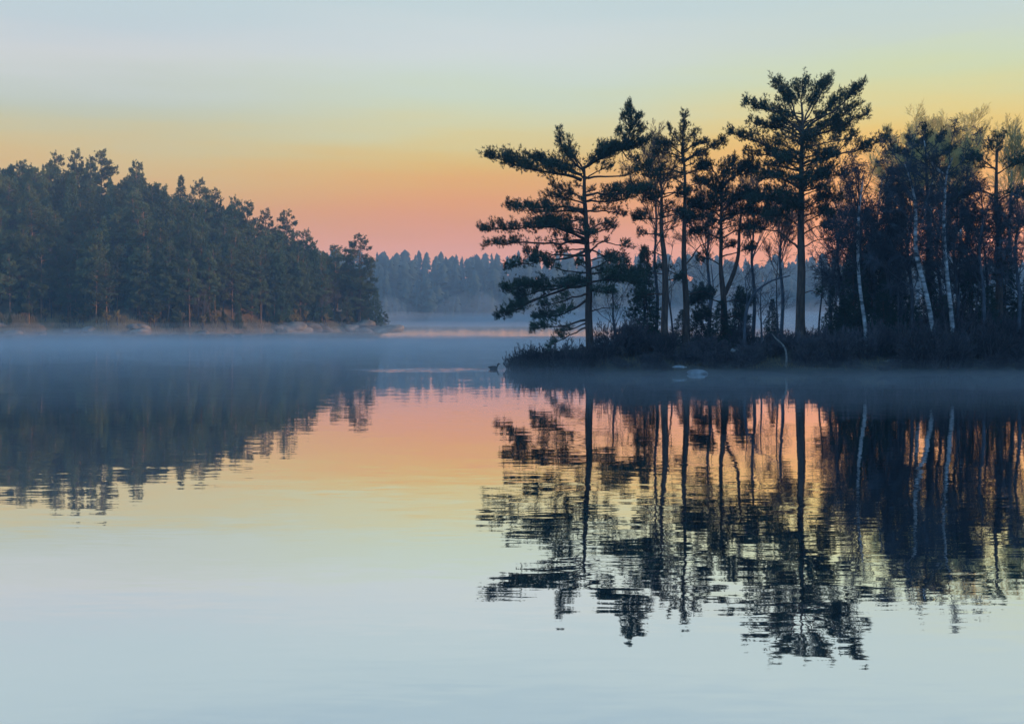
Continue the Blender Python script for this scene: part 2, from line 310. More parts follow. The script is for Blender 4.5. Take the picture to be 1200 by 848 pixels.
# ------------------------------------------------------------------ tree makers
def smooth_path(pts, n):
    pts = np.asarray(pts, float); s = np.concatenate(([0], np.cumsum(np.linalg.norm(np.diff(pts[:, :3], axis=0), axis=1)))); s /= s[-1]
    t = np.linspace(0, 1, n); out = np.stack([np.interp(t, s, pts[:, i]) for i in range(pts.shape[1])], 1)
    for _ in range(2):
        o = out.copy(); o[1:-1] = .25 * out[:-2] + .5 * out[1:-1] + .25 * out[2:]; out = o
    return out
def along(path, t):
    n = len(path); x = np.clip(t, 0, 1) * (n - 1); i = np.minimum(x.astype(int), n - 2); f = (x - i)[:, None]
    return path[i] * (1 - f) + path[i + 1] * f, nrm(path[i + 1] - path[i])
def limb_foliage(wood, leaf, path, t0, spread, dens, size, k, wid, zup=.22, rtw=.012, per=8.0, droop=0.0, thick=.10, vs_=.0):
    """side branches fanned out from a limb, needle brushes along them"""
    L = np.linalg.norm(np.diff(path, axis=0), axis=1).sum(); m = max(3, int(dens * (L * (1 - t0) * 5.5 + 3)))
    t = t0 + (1 - t0) * rng.random(m) ** .8; b, T = along(path, t)
    p = nrm(np.cross(T, (0, 0, 1.))); sd = np.where(rng.random(m) < .5, 1, -1)[:, None]; an = R(1) * rng.uniform(10, 80, m)[:, None]
    d = T * np.cos(an) + p * sd * np.sin(an); d[:, 2] = d[:, 2] * .5 + zup * rng.uniform(.1, 1.6, m) - droop + rng.normal(size=m) * vs_; d = nrm(d)
    ln = spread * rng.uniform(.4, 1.0, m) * (1 - .55 * (t - t0) / (1 - t0 + 1e-6))
    s = np.linspace(0, 1, 4)[None, :, None]
    P = b[:, None] + d[:, None] * ln[:, None, None] * s + np.array((0, 0, 1.)) * (ln[:, None, None] * (.16 - droop * .3) * s ** 2) + rng.normal(size=(m, 4, 3)) * .025 * s
    wood.tubes(P, np.linspace(1, .45, 4)[None] * rtw * np.clip(ln / spread + .5, .6, 1.4)[:, None], 3)
    c = np.maximum(2, (ln * per * rng.uniform(.7, 1.3, m)).astype(int)); idx = np.repeat(np.arange(m), c); q = len(idx)
    tt = .18 + .82 * rng.random(q) ** .6; x = tt * 3; i = np.minimum(x.astype(int), 2); f = (x - i)[:, None]
    pos = P[idx, i] * (1 - f) + P[idx, i + 1] * f; side = nrm(np.cross(d[idx], (0, 0, 1.)))
    pos = pos + side * (rng.normal(size=(q, 1)) * .22 * ln[idx][:, None]) + np.array((0, 0, 1.)) * (rng.normal(size=(q, 1)) * thick * size / .16)
    ax = nrm(d[idx] * .7 + nrm(rng.normal(size=(q, 3))) * .5 + np.array((0, 0, .75 - droop * 2)))
    leaf.tufts(pos, ax, size * rng.uniform(.75, 1.25, q), k, wid)
def limb(wood, pts, r0, r1=.018, n=12, wob=.05, k=6):
    P = smooth_path(pts, n); L = np.linalg.norm(P[-1] - P[0]); w = np.cumsum(rng.normal(size=(n, 3)), axis=0) * wob * L / n ** .5 * .35
    w -= np.linspace(0, 1, n)[:, None] * w[-1] ; P = P + w
    wood.tubes(P, np.linspace(r0, r1, n) * (1 + .25 * np.exp(-np.arange(n))), k); return P
def spawn(parent, plen, count, tr, ratio, ang, bias, n, noise, jit=1.0):
    """next order of branches of a bare tree, all at once"""
    m0, pn, _ = parent.shape; idx = np.repeat(np.arange(m0), count); m = len(idx)
    t = rng.uniform(tr[0], tr[1], m); x = t * (pn - 1); i = np.minimum(x.astype(int), pn - 2); f = (x - i)[:, None]
    b = parent[idx, i] * (1 - f) + parent[idx, i + 1] * f; T = nrm(parent[idx, i + 1] - parent[idx, i])
    r = nrm(np.cross(T, rng.normal(size=(m, 3)))); a = R(1) * rng.uniform(*ang, m)[:, None]
    d = nrm(T * np.cos(a) + r * np.sin(a)); ln = plen[idx] * rng.uniform(*ratio, m) * (1.1 - .55 * t)
    P = np.zeros((m, n, 3)); P[:, 0] = b; st_ = (ln / (n - 1))[:, None]
    for j in range(1, n):
        d = nrm(d + np.array(bias) * (1.0 / (n - 1)) + rng.normal(size=(m, 3)) * noise); P[:, j] = P[:, j - 1] + d * st_
    return P, ln
def px_path(pts, D, base=None):
    return np.array([W(x, y, D + (p[0] if p else 0)) for (x, y, *p) in pts])

def bare_tree(name, trunk, D, label, cat, bark, twig, orders, group=None, sides=7, extra=()):
    """trunk: (x px, y px, width px[, depth]); orders: spawn() settings from the limbs out"""
    base = W(trunk[0][0], trunk[0][1], D); base[2] = gI(base[0], base[1]) - .05
    root = empty(name, base, label, cat, group)
    w = MB(); c = MB(); off = -base
    P = np.array([W(x, y, D + (q[0] if q else 0)) for (x, y, wd, *q) in trunk]); P[0] = base
    full = smooth_path(np.column_stack((P, [t[2] * D / F / 2 for t in trunk])), 18)
    w.tubes(full[:, :3] + off, full[:, 3], sides)
    for (pts, wd) in extra:
        e = smooth_path(px_path(pts, D), 12); w.tubes(e + off, np.linspace(wd, wd * .4, 12) * D / F / 2, 6)
    lvl = full[None, :, :3]; ln = np.array([np.linalg.norm(full[-1, :3] - full[0, :3])]); tops = lvl
    for j, o in enumerate(orders):
        lvl, ln = spawn(lvl, ln, *o[:7]); r = o[7]
        c.tubes(lvl + off, np.linspace(r, r * .45, lvl.shape[1])[None] * np.ones((len(lvl), 1)), 5 if j == 0 else 3)
    w.build('trunk', bark, root, smooth=True); c.build('crown', twig, root); return root

def pine(name, trunk, D, limbs, label, extra=0, ext=(0, 1), extlen=2.2, size=.19, k=13, wid=.0125, per=15.0, cat='pine tree', mats=('bark', 'needle'), group=None, gz=None, forks=(), zdepth=.45, vsc=.16, around=False, full_=1.0):
    base = W(trunk[0][0], trunk[0][1], D); base[2] = (gI(base[0], base[1]) if gz is None else gz) - .05
    root = empty(name, base, label, cat, group); off = -base
    tr = wd = MB(); lf = MB()
    P = np.array([W(x, y, D) for (x, y, w_) in trunk]); P[0] = base
    full = smooth_path(np.column_stack((P, [t[2] * .88 * D / F / 2 for t in trunk])), 24)
    ph = rng.uniform(0, 6, 4); hh = np.linspace(0, 1, 24); full[:, 0] += .07 * hh * (1 - hh) * 4 * np.sin(hh * 9 + ph[0]) + .03 * np.sin(hh * 21 + ph[1]) * hh; full[:, 1] += .10 * hh * np.sin(hh * 7 + ph[2])
    full[0, 3] *= 1.35; full[1, 3] *= 1.1
    tr.tubes(full[:, :3] + off, full[:, 3], 10)
    for (pts, w0) in forks:
        e = smooth_path(px_path(pts, D), 14); tr.tubes(e + off, np.linspace(w0, w0 * .35, 14) * D / F / 2, 8)
    H = full[-1, 2] - base[2]; sc = D / F
    for lb in limbs:
        pts, t0, spread, dens = lb[:4]; o = lb[4] if len(lb) > 4 else {}
        q = px_path(pts, D); L = np.linalg.norm(q[-1] - q[0]); dz = rng.uniform(-zdepth, zdepth) * L * .8 if 'dz' not in o else o['dz']
        s = np.linspace(0, 1, len(q)); q[:, 1] += dz * s
        q = q + off; pth = limb(wd, q, o.get('r', .03 + .011 * L), wob=.12)
        if dens > 0: limb_foliage(wd, lf, pth, t0, spread * 1.22 * full_, dens * 1.1 * full_, size, k, wid, per=per, zup=o.get('up', .22), thick=o.get('th', .12), droop=o.get('dr', 0), vs_=o.get('vs', vsc))
    for i in range(int(extra * 1.5)):      # limbs reaching towards and away from the viewer
        t = rng.uniform(*ext); p0, _ = along(full[:, :3], np.array([t])); p0 = p0[0] + off
        a = rng.uniform(0, 2 * PI) if around else (PI / 2 if i % 2 else -PI / 2) + rng.uniform(-.85, .85); L = extlen * rng.uniform(.6, 1.15) * (1 - .35 * (t - ext[0]) / max(ext[1] - ext[0], .01))
        q = [p0 + np.array((math.cos(a) * L * s, math.sin(a) * L * s, L * (.30 * s - .12 * s * s))) for s in (0, .35, .7, 1)]
        pth = limb(wd, q, .03 + .01 * L); limb_foliage(wd, lf, pth, .35, L * .38, .9, size, k, wid, per=per)
    tr.build('trunk', M[mats[0]], root, smooth=True); lf.build('crown', M[mats[1]], root); return root

# ------------------------------------------------------------------ the island's pines, left to right
LONE = [
 ([(683, 213), (650, 203), (612, 193), (574, 186)], .12, 1.5, 2.0), ([(684, 205), (650, 190), (618, 183), (590, 178)], .15, 1.3, 1.7),
 ([(684, 208), (662, 196), (640, 188)], .1, 1.3, 1.6), ([(684, 203), (675, 188), (668, 178)], .1, 1.3, 1.7), ([(684, 200), (660, 178), (654, 155)], .45, .7, 1.6, {'up': .8}), ([(684, 198), (668, 178), (666, 162)], .5, .6, 1.3, {'up': .8}),
 ([(684, 198), (702, 189), (722, 178), (748, 170)], .15, 1.15, 2.2, {'dz': .3, 'r': .085}), ([(690, 194), (704, 184), (718, 176), (738, 172)], .1, 1.1, 2.0, {'dz': .5}), ([(734, 175), (738, 160), (740, 142), (738, 123)], .05, .85, 2.3, {'up': .45, 'dz': .1, 'vs': .3, 'r': .06}), ([(736, 168), (744, 158), (754, 150)], .1, .7, 1.9, {'up': .4}), ([(736, 166), (730, 157), (725, 152)], .1, .65, 1.8, {'up': .4}), ([(738, 150), (745, 142), (749, 136)], .1, .6, 1.9, {'up': .4}), ([(738, 150), (732, 142), (730, 136)], .1, .55, 1.7, {'up': .4}), ([(735, 174), (746, 170), (758, 166)], .1, .8, 1.9), ([(728, 176), (736, 186), (746, 188)], .2, .7, 1.3),
 ([(690, 192), (705, 180), (720, 172)], .1, 1.3, 1.7), ([(684, 200), (700, 178), (712, 170)], .2, 1.0, 1.4),
 ([(686, 207), (712, 204), (735, 204), (758, 194)], .55, 1.1, 1.5), ([(686, 210), (700, 200), (716, 193)], .3, .8, 1.2),
 ([(685, 232), (668, 226), (650, 219)], .15, .9, 1.6), ([(685, 245), (655, 238), (620, 238), (594, 241)], .15, 1.1, 1.6), ([(685, 246), (650, 247), (606, 248)], .3, .9, 1.5), ([(685, 240), (660, 232), (640, 230)], .2, 1.0, 1.5),
 ([(687, 229), (715, 226), (745, 224), (762, 219)], .12, 1.1, 1.9), ([(687, 236), (715, 235), (748, 230)], .2, 1.0, 1.4), ([(687, 248), (712, 248), (738, 251)], .25, .7, 1.2),
 ([(687, 258), (665, 256), (632, 259)], .1, 1.2, 1.5), ([(686, 281), (660, 271), (620, 268), (568, 271)], .15, 1.2, 1.9), ([(686, 275), (660, 264), (632, 262)], .1, 1.3, 1.8), ([(686, 281), (640, 281), (605, 284), (570, 290)], .5, .9, 1.5),
 ([(687, 286), (662, 280), (640, 283)], .3, .8, .9), ([(688, 300), (655, 297), (618, 295)], .7, .7, 1.4), ([(687, 294), (655, 305), (625, 308), (595, 316)], .35, 1.1, 1.7), ([(687, 292), (665, 290), (645, 300)], .3, .9, .9),
 ([(688, 320), (660, 318), (640, 310)], .4, 1.0, 1.1), ([(688, 326), (655, 331), (620, 332), (593, 340)], .15, 1.2, 2.1), ([(688, 330), (655, 340), (628, 342), (604, 347)], .3, 1.0, 1.6), ([(688, 331), (650, 342), (612, 358), (584, 372)], .55, 1.0, 1.9), ([(640, 344), (622, 356), (606, 362)], .4, .8, 1.5),
 ([(688, 345), (665, 352), (636, 358)], .25, 1.0, 1.6), ([(688, 350), (668, 366), (640, 371), (625, 371)], .35, .9, 1.8), ([(687, 352), (672, 362), (655, 366)], .3, .8, 1.3), ([(686, 374), (660, 384), (640, 384), (621, 386)], .3, .8, 1.8), ([(687, 378), (668, 386), (655, 390)], .3, .7, 1.4), ([(686, 384), (665, 395), (643, 405)], .5, .6, 1.4),
 ([(690, 296), (700, 288), (708, 281), (718, 287), (736, 290)], .75, .8, 1.2), ([(690, 292), (712, 300), (733, 304)], .4, .9, 1.1), ([(690, 275), (705, 270), (722, 266)], .4, .8, 1.0),
 ([(691, 330), (712, 330), (735, 331), (750, 336)], .05, 1.2, 2.4, {'dz': -1.2}), ([(691, 320), (715, 318), (742, 322)], .1, 1.2, 2.0), ([(691, 340), (700, 342), (715, 343)], .1, .9, 1.7, {'dz': -1.6}), ([(690, 316), (712, 305), (735, 312)], .3, 1.0, 1.2),
 ([(688, 335), (675, 332), (664, 335)], .1, 1.0, 1.6, {'dz': -1.8}), ([(692, 365), (705, 360), (720, 362)], .6, .5, .8),
]
pine('pine_tree', [(692, 430, 13.5), (692, 402, 10.6), (690, 370, 9.6), (689, 330, 8.4), (688, 290, 7), (687, 250, 6), (685, 215, 4.6), (684, 197, 3)], 72, LONE,
     'broad wind-shaped pine standing foremost on the island tip, flat layered branches reaching over the water', extra=12, ext=(.45, .95), extlen=2.4)

SLIM = [
 ([(801, 190), (800, 160), (802, 136)], .25, .75, 2.2, {'up': .7, 'dz': .1}), ([(800, 170), (790, 160), (785, 152)], .2, .6, 1.4, {'up': .5}), ([(801, 165), (812, 158), (820, 155)], .2, .6, 1.4, {'up': .5}),
 ([(801, 182), (788, 172), (774, 168)], .15, .9, 2.0), ([(801, 184), (782, 178), (764, 180)], .35, .7, 1.5), ([(801, 176), (815, 170), (829, 166)], .15, .8, 1.6), ([(801, 188), (822, 176), (836, 174), (846, 164)], .4, .8, 1.7), ([(801, 190), (815, 182), (828, 182)], .15, .8, 1.5),
 ([(801, 203), (785, 196), (768, 200)], .2, .8, 1.3), ([(801, 205), (820, 197), (832, 194)], .2, .8, 1.4), ([(801, 215), (788, 208), (776, 210)], .3, .6, 1.0), ([(802, 222), (815, 214), (828, 214)], .35, .6, 1.0),
 ([(802, 228), (785, 225), (765, 232)], .4, .7, 1.2), ([(802, 250), (790, 246), (775, 250)], .4, .6, 1.0), ([(802, 262), (818, 254), (834, 258)], .5, .6, .9),
 ([(803, 310), (815, 292), (838, 278), (852, 270)], .7, .6, .8, {'r': .05}), ([(803, 330), (790, 318), (772, 312)], .5, .7, 1.2), ([(804, 345), (820, 340), (838, 345)], .4, .8, 1.4),
]
pine('pine_tree', [(805, 420, 10), (804, 390, 8.4), (804, 340, 8), (802, 290, 6.2), (802, 240, 4.6), (801, 190, 3.2), (801, 150, 1.6)], 75.5, SLIM,
     'slim pine with a pointed top, second tall pine from the left on the island', extra=8, ext=(.66, .95), extlen=1.3)

PAIR = [
 ([(776, 240), (758, 224), (738, 220)], .25, .9, 1.7), ([(776, 232), (790, 226), (805, 227)], .3, .8, 1.3), ([(776, 215), (768, 206), (756, 206)], .3, .7, 1.3), ([(776, 214), (786, 208), (796, 205)], .3, .7, 1.2),
 ([(777, 258), (760, 256), (742, 258)], .3, .8, 1.4), ([(777, 255), (792, 250), (808, 252)], .3, .8, 1.2), ([(777, 240), (766, 234), (754, 237)], .2, .8, 1.2), ([(776, 224), (772, 212), (775, 200)], .2, .7, 1.4, {'up': .5}),
 ([(777, 275), (762, 272), (750, 274)], .4, .6, .9), ([(778, 300), (765, 296), (756, 303)], .4, .7, 1.2), ([(779, 322), (764, 320), (750, 326)], .35, .8, 1.4), ([(779, 345), (764, 343), (748, 352)], .3, .8, 1.4), ([(780, 330), (792, 326), (800, 330)], .3, .7, 1.2),
]
pine('pine_tree', [(780, 420, 11.5), (779, 390, 9.5), (779, 340, 8.6), (777, 290, 6.6), (776, 250, 4.5), (775, 205, 2)], 74.5, PAIR,
     'dark thin-crowned pine close on the left of the slim pointed pine, trunks side by side', full_=1.2, extra=8, ext=(.62, .95), extlen=1.4)

FORK = [
 ([(846, 225), (840, 205), (832, 195), (820, 200)], .25, .9, 1.8), ([(846, 220), (850, 200), (858, 190)], .2, .9, 2.0, {'up': .4}), ([(846, 222), (862, 200), (876, 194)], .2, .9, 1.9), ([(847, 215), (866, 205), (886, 200)], .3, .9, 1.6), ([(846, 230), (830, 215), (816, 212)], .3, .8, 1.4),
 ([(845, 255), (830, 242), (812, 240)], .15, 1.1, 2.2), ([(845, 258), (828, 254), (806, 256)], .2, 1.0, 1.8), ([(845, 250), (860, 236), (880, 232)], .15, 1.1, 2.2), ([(846, 258), (870, 248), (894, 250)], .2, 1.1, 1.9), ([(845, 245), (845, 232), (842, 224)], .1, 1.1, 2.0),
 ([(844, 280), (828, 272), (812, 274)], .3, .9, 1.4), ([(845, 282), (865, 270), (890, 268)], .3, 1.0, 1.5), ([(846, 300), (862, 296), (880, 292)], .4, .8, 1.1), ([(845, 310), (830, 302), (818, 306)], .4, .7, 1.1),
 ([(848, 355), (830, 350), (812, 356)], .2, 1.0, 1.9), ([(848, 355), (862, 352), (876, 358)], .2, 1.0, 1.8), ([(849, 372), (835, 370), (820, 376)], .2, .9, 1.8), ([(849, 372), (862, 372), (874, 378)], .2, .9, 1.7),
]
pine('pine_tree', [(851, 420, 9), (850, 380, 8.5), (849, 345, 8), (844, 315, 5.4), (843, 280, 4.6), (846, 245, 3.6), (848, 205, 2)], 78, FORK,
     'forked pine with dense rounded plates of needles between the slim pine and the tallest pine', extra=12, ext=(.55, .95), extlen=2.2, full_=1.35, forks=[([(849, 345), (858, 326), (866, 300), (866, 270), (870, 240)], 6)])

TALL = [
 ([(940, 150), (925, 120), (914, 104), (906, 95)], .35, 1.1, 1.9, {'up': .5}), ([(940, 158), (915, 135), (890, 130), (872, 121)], .3, 1.1, 2.0, {'up': .35}), ([(940, 162), (912, 146), (882, 142)], .35, 1.0, 1.8), ([(940, 145), (925, 122), (922, 108)], .3, 1.1, 1.9, {'up': .5}),
 ([(940, 140), (942, 110), (944, 90)], .25, 1.1, 2.2, {'up': .6}), ([(940, 145), (955, 115), (964, 98)], .3, 1.1, 1.9, {'up': .5}), ([(940, 150), (962, 118), (976, 88)], .45, 1.0, 2.0, {'up': .6}), ([(940, 152), (970, 128), (990, 108)], .35, 1.1, 1.9, {'up': .4}),
 ([(941, 155), (975, 130), (998, 112), (1010, 97)], .45, .95, 1.9, {'up': .45}), ([(941, 158), (975, 142), (1004, 124)], .35, 1.0, 1.8), ([(941, 162), (980, 148), (1016, 134)], .35, 1.0, 1.9), ([(941, 165), (972, 152), (1002, 150)], .4, .9, 1.5), ([(941, 166), (960, 152), (980, 144)], .2, 1.1, 1.6), ([(940, 160), (925, 148), (905, 150)], .35, .9, 1.5),
 ([(940, 190), (915, 176), (885, 166), (858, 152)], .35, 1.1, 2.1, {'up': .3}), ([(940, 192), (912, 184), (880, 178)], .35, 1.0, 1.8), ([(940, 180), (920, 172), (900, 164)], .3, 1.0, 1.4),
 ([(941, 194), (975, 184), (1008, 175), (1036, 162)], .55, 1.1, 2.2, {'dz': -.5, 'r': .085}), ([(975, 184), (990, 170), (998, 158)], .4, .8, 1.6),
 ([(940, 192), (945, 172), (942, 160)], .2, 1.1, 2.0, {'up': .5, 'dz': -1}), ([(940, 205), (955, 185), (968, 180)], .15, 1.3, 2.2, {'dz': -1.2}), ([(940, 205), (925, 192), (912, 190)], .15, 1.3, 2.2, {'dz': -1.4}),
 ([(940, 222), (918, 208), (894, 208)], .1, 1.4, 2.2), ([(940, 222), (962, 208), (986, 206)], .1, 1.4, 2.1), ([(940, 225), (945, 212), (948, 205)], .1, 1.4, 2.0, {'dz': -1.8}), ([(940, 245), (915, 234), (886, 236)], .1, 1.4, 2.1), ([(940, 245), (965, 232), (984, 232)], .1, 1.3, 2.0), ([(940, 250), (930, 240), (920, 238)], .1, 1.3, 2.0, {'dz': -2}),
 ([(939, 268), (915, 252), (892, 256)], .2, 1.2, 1.6), ([(939, 264), (960, 252), (976, 250)], .2, 1.1, 1.4), ([(938, 292), (915, 272), (895, 270), (876, 276)], .7, .9, 1.2, {'r': .07}), ([(939, 290), (955, 281), (972, 281)], .6, .8, 1.1, {'r': .05}), ([(938, 276), (960, 264), (975, 272)], .5, .8, 1.0),
 ([(938, 345), (950, 340), (962, 346)], .5, .6, .8),
]
pine('pine_tree', [(938, 422, 16), (938, 390, 13), (938, 340, 11.4), (938, 290, 10), (939, 250, 8.6), (940, 210, 7), (940, 170, 5.4), (940, 120, 2)], 76, TALL,
     'tallest pine on the island, thick straight trunk and wide spreading crown', extra=30, ext=(.52, .97), extlen=3.3, vsc=.3, around=True)

RIGHTP = [
 ([(1085, 190), (1084, 168), (1085, 148)], .3, .7, 2.0, {'up': .6}), ([(1085, 185), (1072, 172), (1064, 162)], .3, .8, 1.7, {'up': .4}), ([(1085, 182), (1098, 168), (1106, 156)], .3, .8, 1.7, {'up': .4}), ([(1085, 192), (1070, 182), (1052, 178)], .3, .9, 1.6), ([(1085, 192), (1100, 182), (1112, 176)], .3, .8, 1.5),
 ([(1085, 210), (1065, 200), (1050, 202)], .2, 1.0, 1.6), ([(1086, 212), (1104, 202), (1122, 206)], .2, 1.0, 1.5), ([(1086, 232), (1062, 224), (1040, 228)], .2, 1.0, 1.4), ([(1086, 232), (1110, 226), (1130, 230)], .2, 1.0, 1.4),
]
pine('pine_tree', [(1090, 418, 9), (1089, 350, 8), (1088, 280, 6), (1086, 220, 4), (1085, 165, 2)], 84, RIGHTP,
     'dark spiky pine top rising out of the bluish birches at the right', extra=8, ext=(.6, .92), extlen=1.8)
EDGE = [
 ([(1168, 200), (1150, 186), (1134, 190)], .2, 1.1, 1.8), ([(1168, 205), (1185, 192), (1200, 190)], .2, 1.1, 1.8), ([(1168, 190), (1168, 170), (1172, 158)], .2, .9, 1.8, {'up': .5}), ([(1168, 230), (1145, 222), (1124, 232)], .2, 1.2, 1.8), ([(1168, 235), (1190, 226), (1208, 232)], .2, 1.2, 1.6), ([(1168, 265), (1150, 256), (1136, 262)], .3, 1.0, 1.4), ([(1168, 270), (1188, 262), (1204, 270)], .3, 1.0, 1.4),
]
pine('pine_tree', [(1172, 420, 11), (1171, 350, 9.5), (1170, 280, 7.5), (1168, 220, 5), (1169, 175, 2)], 75, EDGE,
     'pine at the right edge beyond the white-trunked birches', extra=8, ext=(.55, .92), extlen=2.2)

# ------------------------------------------------------------------ bare broadleaf trees and birches on the island
BIRCH = [(18, (.32, .98), (.28, .42), (22, 48), (0, 0, .5), 7, .10, .035), (8, (.25, 1), (.35, .55), (20, 50), (0, 0, .1), 6, .14, .014), (9, (.15, 1), (.40, .7), (20, 55), (0, 0, -.4), 5, .16, .009), (8, (.2, 1), (.35, .6), (15, 50), (0, 0, -.7), 4, .16, .009)]
BIRCH2 = [(16, (.25, 1), (.25, .42), (25, 55), (0, 0, .4), 6, .12, .03), (8, (.25, 1), (.35, .6), (20, 50), (0, 0, 0), 5, .15, .014), (8, (.15, 1), (.4, .7), (20, 55), (0, 0, -.3), 4, .17, .010), (6, (.2, 1), (.35, .6), (15, 50), (0, 0, -.4), 3, .17, .010)]
UPB = [(16, (.55, 1), (.42, .62), (12, 34), (0, 0, .3), 7, .09, .035), (9, (.3, 1), (.35, .55), (15, 40), (0, 0, .4), 6, .12, .014), (8, (.2, 1), (.40, .65), (15, 40), (0, 0, .4), 5, .13, .009), (7, (.2, 1), (.4, .6), (12, 40), (0, 0, .2), 4, .13, .009)]
bare_tree('birch_tree', [(1094, 405, 6), (1093, 385, 5.6), (1090, 362, 5.2), (1080, 322, 5.6), (1071, 292, 5.4), (1074, 262, 4.2), (1073, 235, 3.6), (1068, 210, 2.6), (1060, 192, 1.6)], 71.6, 'birch with a crooked white trunk that kinks halfway up, left of the straighter white birch', 'birch', M['birch'], M['twig'], BIRCH)
bare_tree('birch_tree', [(1119, 410, 6), (1117, 390, 5.4), (1113, 350, 5), (1108, 305, 4.8), (1105, 260, 4.4), (1108, 225, 3.4), (1106, 203, 2.6), (1116, 185, 1.4)], 72, 'straighter white birch trunk at the right, a pale limb bending left near its top', 'birch', M['birch'], M['twig'], BIRCH, extra=[([(1106, 205), (1098, 198), (1086, 184), (1083, 165)], 3.2)])
bare_tree('birch_tree', [(1016, 410, 5), (1014, 378, 4.6), (1008, 345, 4.2), (1005, 300, 3.8), (1006, 250, 3), (1012, 205, 1.6)], 72.4, 'thin white birch trunk right of the tallest pine, in front of the dark spruces', 'birch', M['birch'], M['twig'], BIRCH)
bare_tree('birch_tree', [(1032, 410, 3.4), (1031, 360, 3.2), (1029, 310, 2.8), (1027, 260, 2.4), (1034, 210, 1.4)], 80, 'slender pale birch stem between the thin white birch and the crooked one', 'birch', M['birch'], M['twig'], BIRCH)
for (x, top, D, lab) in ((1092, 128, 98, 'tallest golden bare birch crown, fan-shaped, catching light behind the dark pine'), (1058, 140, 102, 'sunlit golden bare birch crown left of the tallest golden one'), (1128, 134, 100, 'sunlit golden bare birch crown at the right, partly behind the edge pine'), (1185, 138, 97, 'sunlit golden bare birch farthest right behind the edge pine'), (1074, 134, 104, 'sunlit golden bare birch crown between the tallest golden one and the one on its left'), (1112, 126, 103, 'sunlit golden bare birch crown close right of the tallest golden one')):
    bare_tree('birch_tree', [(x, 410, 6), (x + 2, 330, 5), (x - 3, 270, 4), (x + 1, 220, 2.6), (x, top + 62, 1)], D, lab, 'birch', M['birch'], M['twigsunlit'], UPB, group='sunlit golden birches behind the island')
for (x, top, D, lab) in ((983, 178, 92, 'bare tree with pale orange-lit twigs right of the tallest pine trunk'), (768, 146, 86, 'bare upright tree showing between the two slim pines'), (882, 172, 90, 'bare tree with thin twigs left of the tallest pine'), (915, 205, 94, 'low bare tree behind the tallest pine trunk'), (830, 190, 88, 'bare twiggy tree behind the slim pine')):
    bare_tree('bare_tree', [(x, 412, 4.6), (x + 3, 350, 4), (x - 2, 300, 3), (x + 2, 270, 2), (x, top + 66, .9)], D, lab, 'bare tree', M['twig'], M['twigbrown'], UPB)
for (x, top, D, lab) in ((1040, 185, 74.5, 'bluish birch with a rounded dense bare crown left of the dark pine top'), (1066, 182, 73.5, 'bluish bare birch crown in front of the dark spiky pine'), (1120, 188, 75, 'bluish bare birch crown right of the dark pine top'), (1150, 180, 73, 'bluish bare birch at the right edge'), (1192, 185, 73.5, 'bluish bare birch farthest right on the bank'), (1022, 212, 78, 'bluish birch leaning out at the left edge of the birch clump'), (1100, 192, 79, 'bluish bare birch between the dark pine and the straight white birch'), (1052, 205, 81, 'bluish bare birch behind the crooked white birch'), (1135, 200, 81, 'bluish bare birch behind the straight white birch'), (1170, 205, 82, 'bluish bare birch beside the edge pine')):
    bare_tree('birch_tree', [(x, 415, 5), (x + 4, 350, 4.4), (x - 4, 290, 3.6), (x + 3, 265, 2.6), (x, top + 48, 1)], D, lab, 'birch', M['twig'], M['twig'], BIRCH, group='bluish birches on the right of the island')
for i in range(9):
    x = rng.uniform(965, 1225); D = rng.uniform(74, 92); top = rng.uniform(195, 265)
    bare_tree('bare_tree', [(x, 415, 4), (x + rng.uniform(-6, 6), 350, 3.4), (x + rng.uniform(-8, 8), 300, 2.6), (x + rng.uniform(-6, 6), top + 42, 1)], D, 'dark bare tree in the crowded wood on the right of the island', 'bare tree', M['twig'], M['twig'], BIRCH2, group='dark bare trees crowding the right of the island')
SM = [(7, (.35, 1), (.45, .7), (25, 55), (0, 0, .3), 6, .14, .022), (6, (.25, 1), (.4, .7), (25, 55), (0, 0, .1), 5, .18, .010), (6, (.2, 1), (.4, .7), (20, 55), (0, 0, 0), 4, .2, .006), (3, (.2, 1), (.4, .7), (20, 55), (0, 0, 0), 4, .2, .005)]
bare_tree('bare_tree', [(728, 420, 4.4), (724, 402, 3.8), (721, 388, 3.4), (718, 372, 2.6), (719, 352, 1.8), (716, 335, .9)], 73, 'small crooked bare tree with a stub branch right of the foremost pine', 'bare tree', M['twig'], M['twig'], SM, extra=[([(722, 398), (726, 388), (726, 381)], 2.6)])
for (x, y1, top, D, lab) in ((893, 415, 335, 74, 'thin bare sapling left of the tallest pine trunk'), (912, 415, 320, 78, 'bare sapling close left of the tallest pine trunk'), (958, 415, 300, 77, 'bare sapling leaning right of the tallest pine trunk'), (985, 414, 330, 76, 'bare sapling between the tallest pine and the thin white birch'), (828, 414, 310, 79, 'bare sapling right of the slim pine trunk'), (790, 414, 300, 78, 'bare sapling between the paired pine trunks'), (868, 414, 325, 75, 'bare sapling right of the forked pine'), (1140, 414, 290, 76, 'bare sapling right of the straight white birch'), (1052, 414, 320, 75, 'bare sapling left of the crooked birch'), (752, 412, 330, 76, 'bare sapling left of the paired pines')):
    k = rng.uniform(-9, 9)
    bare_tree('bare_sapling', [(x, y1, 2.8), (x + k * .4, y1 * .6 + top * .4, 2.2), (x + k, y1 * .3 + top * .7, 1.5), (x + k * .6, top, .7)], D, lab, 'sapling', M['twig'], M['twig'], SM, group='bare saplings among the pines')
